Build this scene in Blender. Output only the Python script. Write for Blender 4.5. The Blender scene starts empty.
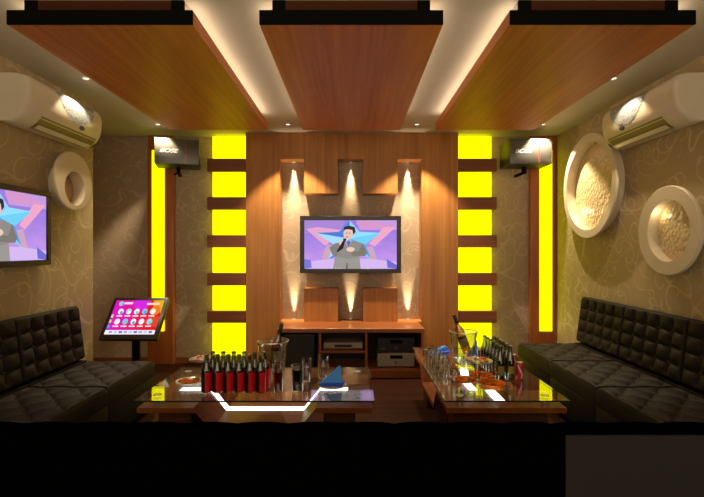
import bpy, bmesh, math, random
from math import sin, cos, pi, sqrt, radians as R
from mathutils import Vector, Matrix
random.seed(7)
COL = bpy.context.scene.collection
HC = 1.387           # eye height
CEIL = 2.737
W = 2.45             # half width of the room
DW = 5.45            # papered rear wall
ORD = ['first', 'second', 'third', 'fourth', 'fifth', 'sixth', 'seventh', 'eighth']

# ------------------------------------------------------------------ materials
def srgb(r, g, b):
    f = lambda c: (c / 255 / 12.92) if c / 255 <= .04045 else ((c / 255 + .055) / 1.055) ** 2.4
    return (f(r), f(g), f(b), 1)

def new_mat(name):
    m = bpy.data.materials.new(name); m.use_nodes = True
    nt = m.node_tree; nt.nodes.clear()
    out = nt.nodes.new('ShaderNodeOutputMaterial')
    return m, nt, out

def N(nt, typ, **kw):
    n = nt.nodes.new(typ)
    for k, v in kw.items():
        if k in n.inputs: n.inputs[k].default_value = v
        else: setattr(n, k, v)
    return n

def setin(n, **kw):
    for k, v in kw.items(): n.inputs[k.replace('_', ' ')].default_value = v

def plain(name, col, rough=.5, metal=0, spec=.5, bump=None, var=.06, coat=0):
    """principled with a faint procedural mottling"""
    m, nt, out = new_mat(name)
    p = N(nt, 'ShaderNodeBsdfPrincipled')
    setin(p, Roughness=rough, Metallic=metal, Specular_IOR_Level=spec, Coat_Weight=coat)
    tc = N(nt, 'ShaderNodeTexCoord')
    nz = N(nt, 'ShaderNodeTexNoise'); setin(nz, Scale=9.0, Detail=3.0)
    nt.links.new(tc.outputs['Object'], nz.inputs['Vector'])
    mr = N(nt, 'ShaderNodeMapRange'); setin(mr, To_Min=1 - var, To_Max=1 + var)
    nt.links.new(nz.outputs['Fac'], mr.inputs['Value'])
    hs = N(nt, 'ShaderNodeHueSaturation'); hs.inputs['Color'].default_value = col
    nt.links.new(mr.outputs['Result'], hs.inputs['Value'])
    nt.links.new(hs.outputs['Color'], p.inputs['Base Color'])
    if bump:
        b = N(nt, 'ShaderNodeTexNoise'); setin(b, Scale=bump[0], Detail=4.0)
        nt.links.new(tc.outputs['Object'], b.inputs['Vector'])
        bn = N(nt, 'ShaderNodeBump'); setin(bn, Strength=bump[1], Distance=bump[2])
        nt.links.new(b.outputs['Fac'], bn.inputs['Height'])
        nt.links.new(bn.outputs['Normal'], p.inputs['Normal'])
    nt.links.new(p.outputs['BSDF'], out.inputs['Surface'])
    return m

def emit(name, col, strength):
    m, nt, out = new_mat(name)
    e = N(nt, 'ShaderNodeEmission'); setin(e, Color=col, Strength=strength)
    nt.links.new(e.outputs[0], out.inputs['Surface'])
    return m

def wood(name, dark, light, axis, rough=.3, coat=.3, fine=34, spec=.4):
    m, nt, out = new_mat(name)
    tc = N(nt, 'ShaderNodeTexCoord')
    def grain(sc, stretch, detail, dist):
        mp = N(nt, 'ShaderNodeMapping')
        s = [sc, sc, sc]; s[axis] = sc * stretch
        mp.inputs['Scale'].default_value = s
        nt.links.new(tc.outputs['Object'], mp.inputs['Vector'])
        n = N(nt, 'ShaderNodeTexNoise'); setin(n, Scale=1.0, Detail=detail, Roughness=.6, Distortion=dist)
        nt.links.new(mp.outputs[0], n.inputs['Vector'])
        return n
    a = grain(fine, .025, 6.0, .3); b = grain(5.0, .12, 3.0, .8)
    mx = N(nt, 'ShaderNodeMath', operation='MULTIPLY_ADD')
    mx.inputs[1].default_value = .55
    nt.links.new(a.outputs['Fac'], mx.inputs[0])
    m2 = N(nt, 'ShaderNodeMath', operation='MULTIPLY'); m2.inputs[1].default_value = .45
    nt.links.new(b.outputs['Fac'], m2.inputs[0]); nt.links.new(m2.outputs[0], mx.inputs[2])
    cr = N(nt, 'ShaderNodeValToRGB')
    cr.color_ramp.elements[0].position = .33; cr.color_ramp.elements[0].color = dark
    cr.color_ramp.elements[1].position = .67; cr.color_ramp.elements[1].color = light
    nt.links.new(mx.outputs[0], cr.inputs['Fac'])
    p = N(nt, 'ShaderNodeBsdfPrincipled'); setin(p, Roughness=rough, Coat_Weight=coat, Coat_Roughness=.25, Specular_IOR_Level=spec)
    nt.links.new(cr.outputs['Color'], p.inputs['Base Color'])
    bn = N(nt, 'ShaderNodeBump'); setin(bn, Strength=.12, Distance=.002)
    nt.links.new(a.outputs['Fac'], bn.inputs['Height']); nt.links.new(bn.outputs['Normal'], p.inputs['Normal'])
    nt.links.new(p.outputs['BSDF'], out.inputs['Surface'])
    return m

def wallpaper(name, base, line):
    """taupe paper with pale curling vine tendrils and small leaves"""
    m, nt, out = new_mat(name)
    tc = N(nt, 'ShaderNodeTexCoord')
    def math2(op, a, b=None, clamp=False):
        n = N(nt, 'ShaderNodeMath', operation=op); n.use_clamp = clamp
        for i, v in enumerate((a, b)):
            if v is None: continue
            if isinstance(v, (int, float)): n.inputs[i].default_value = v
            else: nt.links.new(v, n.inputs[i])
        return n.outputs[0]
    def iso(scale, off, width, level=.5):
        mp = N(nt, 'ShaderNodeMapping'); mp.inputs['Location'].default_value = (off, off * .7, off * 1.3)
        nt.links.new(tc.outputs['Object'], mp.inputs['Vector'])
        n = N(nt, 'ShaderNodeTexNoise'); setin(n, Scale=scale, Detail=0.0, Distortion=.9)
        nt.links.new(mp.outputs[0], n.inputs['Vector'])
        d = math2('ABSOLUTE', math2('SUBTRACT', n.outputs['Fac'], level))
        return math2('SUBTRACT', 1.0, math2('DIVIDE', d, width), True)
    v1 = iso(1.9, 1.3, .009); v2 = iso(2.3, 7.7, .009, .47)
    # curling tendrils: a spiral about each point of a loose scatter, in the plane of the wall
    sp = N(nt, 'ShaderNodeSeparateXYZ'); nt.links.new(tc.outputs['Object'], sp.inputs[0])
    cb = N(nt, 'ShaderNodeCombineXYZ'); nt.links.new(math2('ADD', sp.outputs[0], sp.outputs[1]), cb.inputs[0]); nt.links.new(sp.outputs[2], cb.inputs[1])
    lines = math2('MAXIMUM', v1, v2)
    for sc_, off, rmax, turn in ((2.7, 0.0, .19, 5.2), (3.3, 4.3, .14, -7.0)):
        ad = N(nt, 'ShaderNodeVectorMath', operation='ADD'); nt.links.new(cb.outputs[0], ad.inputs[0]); ad.inputs[1].default_value = (off, off * .6, 0)
        vr = N(nt, 'ShaderNodeTexVoronoi', voronoi_dimensions='2D'); setin(vr, Scale=sc_, Randomness=.85)
        nt.links.new(ad.outputs[0], vr.inputs['Vector'])
        df = N(nt, 'ShaderNodeVectorMath', operation='SUBTRACT'); nt.links.new(ad.outputs[0], df.inputs[0]); nt.links.new(vr.outputs['Position'], df.inputs[1])
        ln = N(nt, 'ShaderNodeVectorMath', operation='LENGTH'); nt.links.new(df.outputs[0], ln.inputs[0])
        s2 = N(nt, 'ShaderNodeSeparateXYZ'); nt.links.new(df.outputs[0], s2.inputs[0])
        rc = N(nt, 'ShaderNodeSeparateColor'); nt.links.new(vr.outputs['Color'], rc.inputs[0])
        ph = math2('ADD', math2('DIVIDE', math2('ARCTAN2', s2.outputs[1], s2.outputs[0]), 2 * pi), math2('ADD', math2('MULTIPLY', ln.outputs['Value'], turn), rc.outputs[0]))
        dd = math2('MULTIPLY', math2('ABSOLUTE', math2('SUBTRACT', math2('FRACT', ph), .5)), math2('ADD', ln.outputs['Value'], .02))
        curl = math2('SUBTRACT', 1.0, math2('DIVIDE', dd, .0045), True)
        curl = math2('MULTIPLY', curl, math2('LESS_THAN', ln.outputs['Value'], rmax))
        lines = math2('MAXIMUM', lines, curl)
    # leaves: stretched, rotated cells
    mp = N(nt, 'ShaderNodeMapping'); mp.inputs['Rotation'].default_value = (.6, .5, .4); mp.inputs['Scale'].default_value = (1.0, 1.0, .55)
    nt.links.new(tc.outputs['Object'], mp.inputs['Vector'])
    dn = N(nt, 'ShaderNodeTexNoise'); setin(dn, Scale=4.0, Detail=1.0)
    nt.links.new(mp.outputs[0], dn.inputs['Vector'])
    mixv = N(nt, 'ShaderNodeMixRGB', blend_type='LINEAR_LIGHT'); mixv.inputs['Fac'].default_value = .16
    nt.links.new(mp.outputs[0], mixv.inputs['Color1']); nt.links.new(dn.outputs['Color'], mixv.inputs['Color2'])
    vo = N(nt, 'ShaderNodeTexVoronoi'); setin(vo, Scale=5.2)
    nt.links.new(mixv.outputs[0], vo.inputs['Vector'])
    leaf = math2('MULTIPLY', math2('LESS_THAN', vo.outputs['Distance'], .17), .55)
    fac = math2('MULTIPLY', math2('MAXIMUM', lines, leaf), .62, True)
    fine = N(nt, 'ShaderNodeTexNoise'); setin(fine, Scale=160.0, Detail=2.0)
    nt.links.new(tc.outputs['Object'], fine.inputs['Vector'])
    mr = N(nt, 'ShaderNodeMapRange'); setin(mr, To_Min=.85, To_Max=1.15)
    nt.links.new(fine.outputs['Fac'], mr.inputs['Value'])
    mx = N(nt, 'ShaderNodeMixRGB'); mx.inputs['Color1'].default_value = base; mx.inputs['Color2'].default_value = line
    nt.links.new(fac, mx.inputs['Fac'])
    hs = N(nt, 'ShaderNodeHueSaturation'); nt.links.new(mx.outputs[0], hs.inputs['Color']); nt.links.new(mr.outputs[0], hs.inputs['Value'])
    p = N(nt, 'ShaderNodeBsdfPrincipled'); setin(p, Roughness=.55, Specular_IOR_Level=.25)
    nt.links.new(hs.outputs[0], p.inputs['Base Color'])
    bn = N(nt, 'ShaderNodeBump'); setin(bn, Strength=.25, Distance=.002)
    nt.links.new(fac, bn.inputs['Height']); nt.links.new(bn.outputs['Normal'], p.inputs['Normal'])
    nt.links.new(p.outputs['BSDF'], out.inputs['Surface'])
    return m

def thin_glass(name, tint, ior=1.45, rough=0.0, gloss=1.0):
    m, nt, out = new_mat(name)
    t = N(nt, 'ShaderNodeBsdfTransparent'); setin(t, Color=tint)
    g = N(nt, 'ShaderNodeBsdfGlossy'); setin(g, Roughness=rough, Color=(1, 1, 1, 1))
    f0 = ((ior - 1) / (ior + 1)) ** 2
    lw = N(nt, 'ShaderNodeLayerWeight'); setin(lw, Blend=.5)
    pw = N(nt, 'ShaderNodeMath', operation='POWER'); pw.inputs[1].default_value = 5
    nt.links.new(lw.outputs['Facing'], pw.inputs[0])
    ml = N(nt, 'ShaderNodeMath', operation='MULTIPLY_ADD'); ml.inputs[1].default_value = (1 - f0) * gloss; ml.inputs[2].default_value = f0 * gloss
    ml.use_clamp = True
    nt.links.new(pw.outputs[0], ml.inputs[0])
    mx = N(nt, 'ShaderNodeMixShader')
    nt.links.new(ml.outputs[0], mx.inputs['Fac']); nt.links.new(t.outputs[0], mx.inputs[1]); nt.links.new(g.outputs[0], mx.inputs[2])
    nt.links.new(mx.outputs[0], out.inputs['Surface'])
    return m

def hammered(name, col, scale):
    m, nt, out = new_mat(name)
    tc = N(nt, 'ShaderNodeTexCoord')
    vo = N(nt, 'ShaderNodeTexVoronoi', feature='SMOOTH_F1'); setin(vo, Scale=scale)
    nt.links.new(tc.outputs['Object'], vo.inputs['Vector'])
    bn = N(nt, 'ShaderNodeBump'); setin(bn, Strength=.8, Distance=.012)
    nt.links.new(vo.outputs['Distance'], bn.inputs['Height'])
    p = N(nt, 'ShaderNodeBsdfPrincipled'); setin(p, Roughness=.35); p.inputs['Base Color'].default_value = col
    nt.links.new(bn.outputs['Normal'], p.inputs['Normal'])
    nt.links.new(p.outputs['BSDF'], out.inputs['Surface'])
    return m

def lace(name):
    m, nt, out = new_mat(name)
    tc = N(nt, 'ShaderNodeTexCoord')
    vo = N(nt, 'ShaderNodeTexVoronoi', feature='DISTANCE_TO_EDGE'); setin(vo, Scale=70.0)
    nt.links.new(tc.outputs['Object'], vo.inputs['Vector'])
    cr = N(nt, 'ShaderNodeValToRGB')
    cr.color_ramp.elements[0].position = .02; cr.color_ramp.elements[0].color = (.08, .085, .09, 1)
    cr.color_ramp.elements[1].position = .12; cr.color_ramp.elements[1].color = (.42, .43, .43, 1)
    nt.links.new(vo.outputs['Distance'], cr.inputs['Fac'])
    p = N(nt, 'ShaderNodeBsdfPrincipled'); setin(p, Roughness=.3, Metallic=.25)
    nt.links.new(cr.outputs[0], p.inputs['Base Color']); nt.links.new(p.outputs[0], out.inputs['Surface'])
    return m

M = {}
M['paper'] = wallpaper('vine_wallpaper', srgb(172, 150, 112), srgb(216, 198, 158))
M['paper_back'] = wallpaper('vine_wallpaper_taupe', srgb(176, 152, 126), srgb(210, 192, 164))
M['ceil'] = plain('ceiling_paint', srgb(192, 182, 160), .8, var=.02)
M['wood_wall'] = wood('wall_veneer', srgb(156, 96, 40), srgb(196, 132, 64), 2, .42, .1)
M['wood_ceil'] = wood('ceiling_veneer', srgb(162, 80, 18), srgb(206, 120, 38), 1, .5, .08, 26)
M['wood_bar'] = wood('bar_veneer', srgb(110, 58, 28), srgb(150, 84, 46), 0, .4, .1)
M['wood_pil'] = wood('pilaster_veneer', srgb(154, 80, 34), srgb(194, 112, 54), 2, .4, .1)
M['wood_tab'] = wood('table_veneer', srgb(92, 44, 12), srgb(136, 72, 24), 0, .4, .0, 34, .2)
M['wood_cab'] = wood('cabinet_veneer', srgb(138, 76, 36), srgb(180, 108, 58), 0, .3, .3)
M['wood_dark'] = wood('table_base_veneer', srgb(58, 30, 16), srgb(84, 44, 24), 0, .5, .0, 34, .12)
M['black'] = plain('black_lacquer', (.0015, .0015, .0015, 1), .7, spec=.1)
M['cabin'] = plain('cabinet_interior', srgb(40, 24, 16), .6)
M['yellow'] = emit('yellow_lit_acrylic', (1, .93, .0, 1), 1.45)
M['yellow_edge'] = plain('yellow_acrylic_edge', (.5, .45, .02, 1), .4)
M['led'] = emit('cove_led', (1, .86, .68, 1), 7.5)
M['white_led'] = emit('white_table_led', (1, .98, .94, 1), 3.0)
M['lamp'] = emit('downlight_lens', (1, .9, .75, 1), 2)
M['leather'] = plain('brown_leather', srgb(36, 28, 20), .6, spec=.15, bump=(140, .25, .002), var=.12)
M['leather_dark'] = plain('seam_leather', srgb(26, 20, 16), .55)
M['unlit_black'] = plain('unlit_sofa_back', (.0006, .0006, .0006, 1), .9, spec=.0)  # lack of light on the sofa back put into its colour
M['cover_patch_brown'] = plain('dark_brown_cover_patch', srgb(33, 28, 26), .8, spec=.1, var=.03)
M['plastic'] = plain('cream_plastic', srgb(214, 200, 174), .3)
M['plastic_gold'] = plain('gold_tone_plastic', srgb(126, 108, 66), .3)
M['ring'] = plain('cream_plaster', srgb(208, 192, 162), .5)
M['hammer'] = hammered('hammered_plaster', srgb(218, 194, 146), 34)
M['rose'] = plain('rose_beige_plaster', srgb(178, 140, 108), .5)
M['lace'] = lace('silver_lace_print')
M['purple'] = plain('purple_badge', srgb(52, 30, 110), .3)
M['frame'] = plain('dark_bezel', srgb(34, 24, 20), .35)
M['spk'] = plain('speaker_grille', srgb(96, 92, 86), .32, metal=.35, bump=(300, .3, .001))
M['spk_box'] = plain('speaker_cabinet', srgb(38, 34, 30), .5)
M['spk_dim'] = plain('subwoofer_cloth', srgb(46, 40, 36), .8)
M['white_txt'] = plain('white_print', srgb(238, 236, 230), .4)
M['red_line'] = plain('red_print', srgb(190, 40, 36), .4)
M['silver'] = plain('silver_faceplate', srgb(176, 160, 138), .4, metal=.3)
M['darkmetal'] = plain('dark_faceplate', srgb(52, 46, 44), .4, metal=.3)
M['knob'] = plain('knob_metal', srgb(150, 145, 140), .3, metal=.8)
M['chrome'] = plain('chrome', (.8, .8, .8, 1), .12, metal=1)
M['floor'] = wood('floor_boards', srgb(32, 14, 6), srgb(56, 27, 12), 0, .7, .0, 16, .06)
M['glass'] = thin_glass('table_glass', (.93, .95, .93, 1), 1.5, 0.0, 1.3)
M['glass_edge'] = plain('dark_green_glass_edge', srgb(40, 46, 38), .2)
M['clear'] = thin_glass('clear_glass', (.90, .90, .86, 1), 1.5, .05, 3)
M['bottle_green'] = thin_glass('dark_green_glass', (.40, .44, .27, 1), 1.5, .04, 2.5)
M['bottle_green2'] = thin_glass('olive_green_glass', (.46, .52, .36, 1), 1.5, .04, 3)
M['amber'] = thin_glass('amber_glass', (.60, .40, .20, 1), 1.5, .04, 2.5)
M['cola'] = plain('cola_drink', srgb(40, 18, 14), .1)
M['reddrink'] = plain('red_drink', srgb(130, 30, 22), .1)
M['amberdrink'] = plain('amber_drink', srgb(150, 70, 30), .1)
M['label_red'] = plain('dark_red_label', srgb(222, 26, 40), .3)
M['label_dark_side'] = plain('dark_label_side', srgb(24, 16, 16), .3)
M['label_yel'] = plain('yellow_green_label', srgb(140, 120, 40), .4)
M['foil'] = plain('black_foil', srgb(30, 24, 22), .35)
M['cap'] = plain('bottle_cap', srgb(120, 112, 92), .35, metal=.6)
M['can_red'] = plain('red_can', srgb(196, 22, 30), .3, metal=.1)
M['tin'] = plain('tin', srgb(190, 190, 190), .3, metal=.9)
M['plate'] = plain('white_china', srgb(226, 220, 206), .2)
M['orange_food'] = plain('orange_snack', srgb(214, 104, 0), .8, spec=.15, var=.35, bump=(60, .6, .01))
M['pink_food'] = plain('pink_snack', srgb(214, 150, 110), .5, var=.35, bump=(60, .6, .01))
M['green_food'] = plain('green_garnish', srgb(110, 110, 40), .6)
M['blue'] = plain('blue_napkin', srgb(88, 172, 255), .7)
M['blue2'] = plain('deep_blue_napkin', srgb(40, 92, 224), .7)

# ------------------------------------------------------------------ mesh helpers
class MB:
    def __init__(s): s.v, s.f, s.m, s.sm = [], [], [], []
    def add(s, vs, fs, mat=0, smooth=False, mx=None):
        b = len(s.v)
        for v in vs:
            v = Vector(v); s.v.append(tuple(mx @ v) if mx else tuple(v))
        for f in fs:
            s.f.append([i + b for i in f]); s.m.append(mat); s.sm.append(smooth)
        return s
    def box(s, x0, x1, y0, y1, z0, z1, mat=0, mx=None):
        vs = [(x, y, z) for x in (x0, x1) for y in (y0, y1) for z in (z0, z1)]
        return s.add(vs, [(0, 1, 3, 2), (4, 6, 7, 5), (0, 4, 5, 1), (2, 3, 7, 6), (0, 2, 6, 4), (1, 5, 7, 3)], mat, False, mx)
    def rbox(s, x0, x1, y0, y1, z0, z1, r=.005, seg=2, mat=0, mx=None):
        bm = bmesh.new(); bmesh.ops.create_cube(bm, size=1)
        for v in bm.verts:
            v.co = ((x0 + x1) / 2 + v.co.x * (x1 - x0), (y0 + y1) / 2 + v.co.y * (y1 - y0), (z0 + z1) / 2 + v.co.z * (z1 - z0))
        bmesh.ops.bevel(bm, geom=bm.edges[:], offset=r, segments=seg, profile=.5, affect='EDGES')
        bm.verts.ensure_lookup_table()
        s.add([v.co.copy() for v in bm.verts], [[v.index for v in f.verts] for f in bm.faces], mat, False, mx)
        bm.free(); return s
    def lathe(s, prof, n=24, mat=0, mx=None, smooth=True, cap=False):
        vs = [(r * cos(2 * pi * k / n), r * sin(2 * pi * k / n), z) for (r, z) in prof for k in range(n)]
        fs = []
        for i in range(len(prof) - 1):
            for k in range(n):
                k2 = (k + 1) % n
                fs.append((i * n + k, i * n + k2, (i + 1) * n + k2, (i + 1) * n + k))
        s.add(vs, fs, mat, smooth, mx)
        if cap:
            s.add(vs[:n], [tuple(reversed(range(n)))], mat, False, mx)
            s.add(vs[-n:], [tuple(range(n))], mat, False, mx)
        return s
    def extrude(s, poly, vec, mat=0, mx=None, smooth=False):
        """poly: list of 3-vectors, extruded along vec, closed"""
        n = len(poly); vec = Vector(vec)
        vs = [Vector(p) for p in poly] + [Vector(p) + vec for p in poly]
        s.add(vs, [(i, (i + 1) % n, n + (i + 1) % n, n + i) for i in range(n)], mat, smooth, mx)
        s.add(vs[:n], [tuple(reversed(range(n)))], mat, False, mx)
        s.add(vs[n:], [tuple(range(n))], mat, False, mx)
        return s
    def tube(s, pts, r, n=10, mat=0):
        rings = []
        for i, p in enumerate(pts):
            p = Vector(p)
            d = (Vector(pts[min(i + 1, len(pts) - 1)]) - Vector(pts[max(i - 1, 0)])).normalized()
            a = d.orthogonal().normalized(); b = d.cross(a)
            rr = r[i] if isinstance(r, (list, tuple)) else r
            rings += [p + a * rr * cos(2 * pi * k / n) + b * rr * sin(2 * pi * k / n) for k in range(n)]
        fs = [(i * n + k, i * n + (k + 1) % n, (i + 1) * n + (k + 1) % n, (i + 1) * n + k) for i in range(len(pts) - 1) for k in range(n)]
        fs += [tuple(reversed(range(n))), tuple(range((len(pts) - 1) * n, len(pts) * n))]
        return s.add(rings, fs, mat, True)
    def build(s, name, mats, parent=None, loc=None):
        me = bpy.data.meshes.new(name); me.from_pydata(s.v, [], s.f)
        for m in (mats if isinstance(mats, (list, tuple)) else [mats]): me.materials.append(m)
        for p, mi, sm in zip(me.polygons, s.m, s.sm): p.material_index = mi; p.use_smooth = sm
        bm = bmesh.new(); bm.from_mesh(me)
        bmesh.ops.remove_doubles(bm, verts=bm.verts, dist=1e-6)
        bmesh.ops.recalc_face_normals(bm, faces=bm.faces)
        ng = [f for f in bm.faces if len(f.verts) > 4]
        if ng: bmesh.ops.triangulate(bm, faces=ng)
        bm.to_mesh(me); bm.free(); me.update()
        me.set_sharp_from_angle(angle=R(38))
        o = bpy.data.objects.new(name, me); COL.objects.link(o)
        if parent: o.parent = parent
        if loc: o.location = loc
        return o

def tag(o, label, cat, group=None):
    o['label'] = label; o['category'] = cat
    if group: o['group'] = group
    return o
def thing(name, label, cat, loc=(0, 0, 0), rz=0, group=None):
    o = bpy.data.objects.new(name, None); o.empty_display_size = .05; COL.objects.link(o)
    o.location = loc; o.rotation_euler = (0, 0, rz)
    return tag(o, label, cat, group)
def struct(o): o['kind'] = 'structure'; return o
def dup(root, loc, rz=None, label=None, group=None):
    r = root.copy(); COL.objects.link(r); r.location = loc
    if rz is not None: r.rotation_euler = (0, 0, rz)
    if label: r['label'] = label
    if group: r['group'] = group
    for ch in list(root.children):
        c = ch.copy(); COL.objects.link(c); c.parent = r
        for g in list(ch.children):
            d = g.copy(); COL.objects.link(d); d.parent = c
    return r
def lamp(name, kind, loc, energy, col, parent=None, **kw):
    l = bpy.data.lights.new(name, kind); l.energy = energy; l.color = col
    for k, v in kw.items(): setattr(l, k, v)
    o = bpy.data.objects.new(name, l); COL.objects.link(o); o.location = loc
    if parent: o.parent = parent
    return o

# ------------------------------------------------------------------ room shell
struct(MB().box(-3.7, 2.6, -.8, 5.6, -.06, 0).build('floor', M['floor']))
struct(MB().box(-3.7, 2.6, -.8, 5.6, CEIL, CEIL + .08).build('ceiling', M['ceil']))
struct(MB().box(-3.7, 2.6, DW, DW + .12, 0, CEIL).build('wall_rear', M['paper_back']))
struct(MB().box(-W - .12, -W, -.8, 4.257, 0, CEIL).build('wall_left', M['paper']))
struct(MB().box(W, W + .12, -.8, DW, 0, CEIL).build('wall_right', M['paper']))
struct(MB().box(-3.7, -3.6, 4.257, DW, 0, CEIL).build('wall_corridor', M['paper_back']))
struct(MB().box(-3.6, -W - .12, 4.157, 4.257, 0, CEIL).build('wall_corridor_side', M['paper_back']))
# timber feature wall with its stepped recess
FX0, FX1, FD = -1.24, 1.24, 5.25
b = MB(); y1 = DW - .001; zc = CEIL - .001
b.box(FX0, -.84, FD, y1, 0, zc); b.box(.814, FX1, FD, y1, 0, zc)
b.box(-.84, .814, FD, y1, 2.431, zc)
for xa, xb in ((-.56, -.163), (.13, .532)):
    b.box(xa, xb, FD, y1, 2.03, 2.431); b.box(xa, xb, FD, y1, .535, .92)
b.box(-.84, .814, FD, y1, 0, .535)
struct(b.build('wall_feature', M['wood_wall']))
struct(MB().box(-3.6, -2.46, DW - .014, DW - .001, 0, .07).box(-2.13, -1.69, DW - .014, DW - .001, 0, .07).box(1.69, 2.105, DW - .014, DW - .001, 0, .07).build('baseboard_rear', M['wood_bar']))

# ------------------------------------------------------------------ hanging timber ceiling panels
ZP, ZT, PF, PB = HC + 1.197, HC + 1.272, 2.40, 4.546
def ceiling_panel(x0, x1, where, group):
    xc = (x0 + x1) / 2
    t = thing('ceiling_panel', where, 'ceiling panel', (xc, 0, ZP), group=group)
    hw = (x1 - x0) / 2
    MB().box(-hw, hw, PF + .012, PB, 0, ZT - ZP).build('timber_board', M['wood_ceil'], t)
    MB().box(-hw, hw, PF, PF + .0115, 0, ZT - ZP).build('black_fascia', M['black'], t)
    bi = hw - .062; zt, zc = ZT - ZP + .0005, CEIL - ZP - .0015
    bx = MB().box(-bi, bi, PF + .06, PB - .06, zt, zc).build('mounting_box', M['ceil'], t)
    MB().box(-bi + .07, bi - .07, PF + .05, PF + .0595, zt, zc).build('timber_front', M['wood_dark'], bx)
    for s in (-1, 1):
        MB().box(s * (bi - .07) if s > 0 else -bi, bi if s > 0 else -(bi - .07), PF + .045, PF + .0595, zt, zc).build('black_end_block', M['black'], bx)
    for s in (-1, 1):
        e = .012
        a, c = sorted((s * (bi + e), s * (bi + e + .022)))
        MB().box(a, c, PF + .07, PB - .05, zt, zt + .012).build('led_strip', M['led'], t)
    return t
G = 'timber panels hung below the ceiling'
ceiling_panel(-1.843, -.851, 'wide timber ceiling panel with black front edge, above the sofa with the touch-screen stand', G)
ceiling_panel(-.495, .487, 'middle timber ceiling panel with black front edge, above the central television', G)
ceiling_panel(.843, 1.835, 'wide timber ceiling panel with black front edge, beside the round lit wall dishes', G)

# ------------------------------------------------------------------ downlights
def downlight(loc, label, energy, size, name='downlight', r=.036, spot=None, blend=.35, col=(1, .83, .58), group='small round downlights in the ceiling', tilt=(0, 0, 0)):
    t = thing(name, label, 'downlight', loc, group=group)
    MB().lathe([(r * .62, -.001), (r * .7, -.008), (r, -.006), (r, -.001)], 24).build('trim_ring', M['ring'], t)
    MB().lathe([(.0001, -.003), (r * .62, -.003)], 24).build('lens', M['lamp'], t)
    o = lamp('lamp', 'SPOT', (0, 0, -.02), energy, col, t, spot_size=R(size), spot_blend=blend, shadow_soft_size=.018)
    o.rotation_euler = tilt
    return t
Z = CEIL
downlight((-2.106, 3.563, Z), 'ceiling downlight above the air conditioner over the wall television', 32, 92)
downlight((-2.104, 4.88, Z), 'ceiling downlight above the loudspeaker by the touch-screen stand', 105, 92)
downlight((-.694, 4.88, Z), 'ceiling downlight beside the middle panel, toward the touch-screen stand', 130, 88)
downlight((.705, 4.88, Z), 'ceiling downlight beside the middle panel, toward the round wall dishes', 130, 88)
downlight((2.07, 4.88, Z), 'ceiling downlight above the loudspeaker next to the round wall dishes', 105, 92)
downlight((2.07, 3.563, Z), 'ceiling downlight above the air conditioner over the round dishes', 32, 92)
gs = 'spotlights at the tops of the recess slots'
for x, w in ((-.70, 'slot nearer the touch-screen stand'), (-.0165, 'middle slot'), (.673, 'slot nearer the round wall dishes')):
    downlight((x, 5.42, 2.431), 'tiny spotlight under the top of the lit recess, ' + w, 190, 27, 'recess_spotlight', .022, blend=1, col=(1, .82, .52), group=gs, tilt=(R(1.6), 0, 0))
    u = thing('added_uplight', 'tiny added uplight at the foot of the lit recess, ' + w, 'uplight', (x, 5.42, .535), group='added uplights at the foot of the recess slots')  # unseen uplight, added to give the beam its spindle shape
    MB().lathe([(.014, .001), (.016, .006), (.022, .005), (.022, .001)], 24).build('trim_ring', M['ring'], u)
    MB().lathe([(.0001, .003), (.014, .003)], 24).build('lens', M['lamp'], u)
    l = lamp('lamp', 'SPOT', (0, 0, .012), 110, (1, .82, .52), u, spot_size=R(27), spot_blend=1, shadow_soft_size=.015); l.rotation_euler = (R(180 - 1.6), 0, 0)

# ------------------------------------------------------------------ yellow light towers and strips
BARS = [(2.285, 2.437), (1.842, 1.988), (1.399, 1.544), (.955, 1.101), (.518, .658)]
YEL = [(2.437, 2.712), (1.988, 2.285), (1.544, 1.842), (1.101, 1.399), (.658, .955), (.12, .518)]
def tower(s, label):
    t = thing('light_tower', label, 'wall light', (s * 1.46, DW, 0), group='yellow light towers beside the timber wall')
    def sx(a, c): return sorted((s * (a - 1.46), s * (c - 1.46)))
    for z0, z1 in YEL:
        a, c = sx(1.245, 1.645)
        lb = MB().box(a, c, -.14, -.002, z0 + .001, z1 - .001).build('light_box', M['yellow'], t)
    for z0, z1 in BARS:
        a, c = sx(1.245, 1.69)
        MB().rbox(a, c, -.2, -.002, z0, z1, .003, 1).build('timber_bar', M['wood_bar'], t)
tower(-1, 'stacked glowing yellow blocks between wooden bars, beside the touch-screen stand')
tower(1, 'stacked glowing yellow blocks between wooden bars, next to the round wall dishes')
def pilaster(s, label):
    t = thing('lit_pilaster', label, 'wall light', (s * 2.29, DW, 0), group='wooden pilasters with yellow strips')
    MB().rbox(-.155, .155, -.07, -.002, .002, CEIL - .002, .006, 2).build('timber_board', M['wood_pil'], t)
    MB().box(-.073, .073, -.082, -.0705, .40, 2.56).build('light_strip', M['yellow'], t, (s * .025, 0, 0))
pilaster(-1, 'wooden pilaster with tall glowing yellow strip behind the touch-screen stand')
pilaster(1, 'wooden pilaster with tall glowing yellow strip by the long corner sofa')

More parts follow.
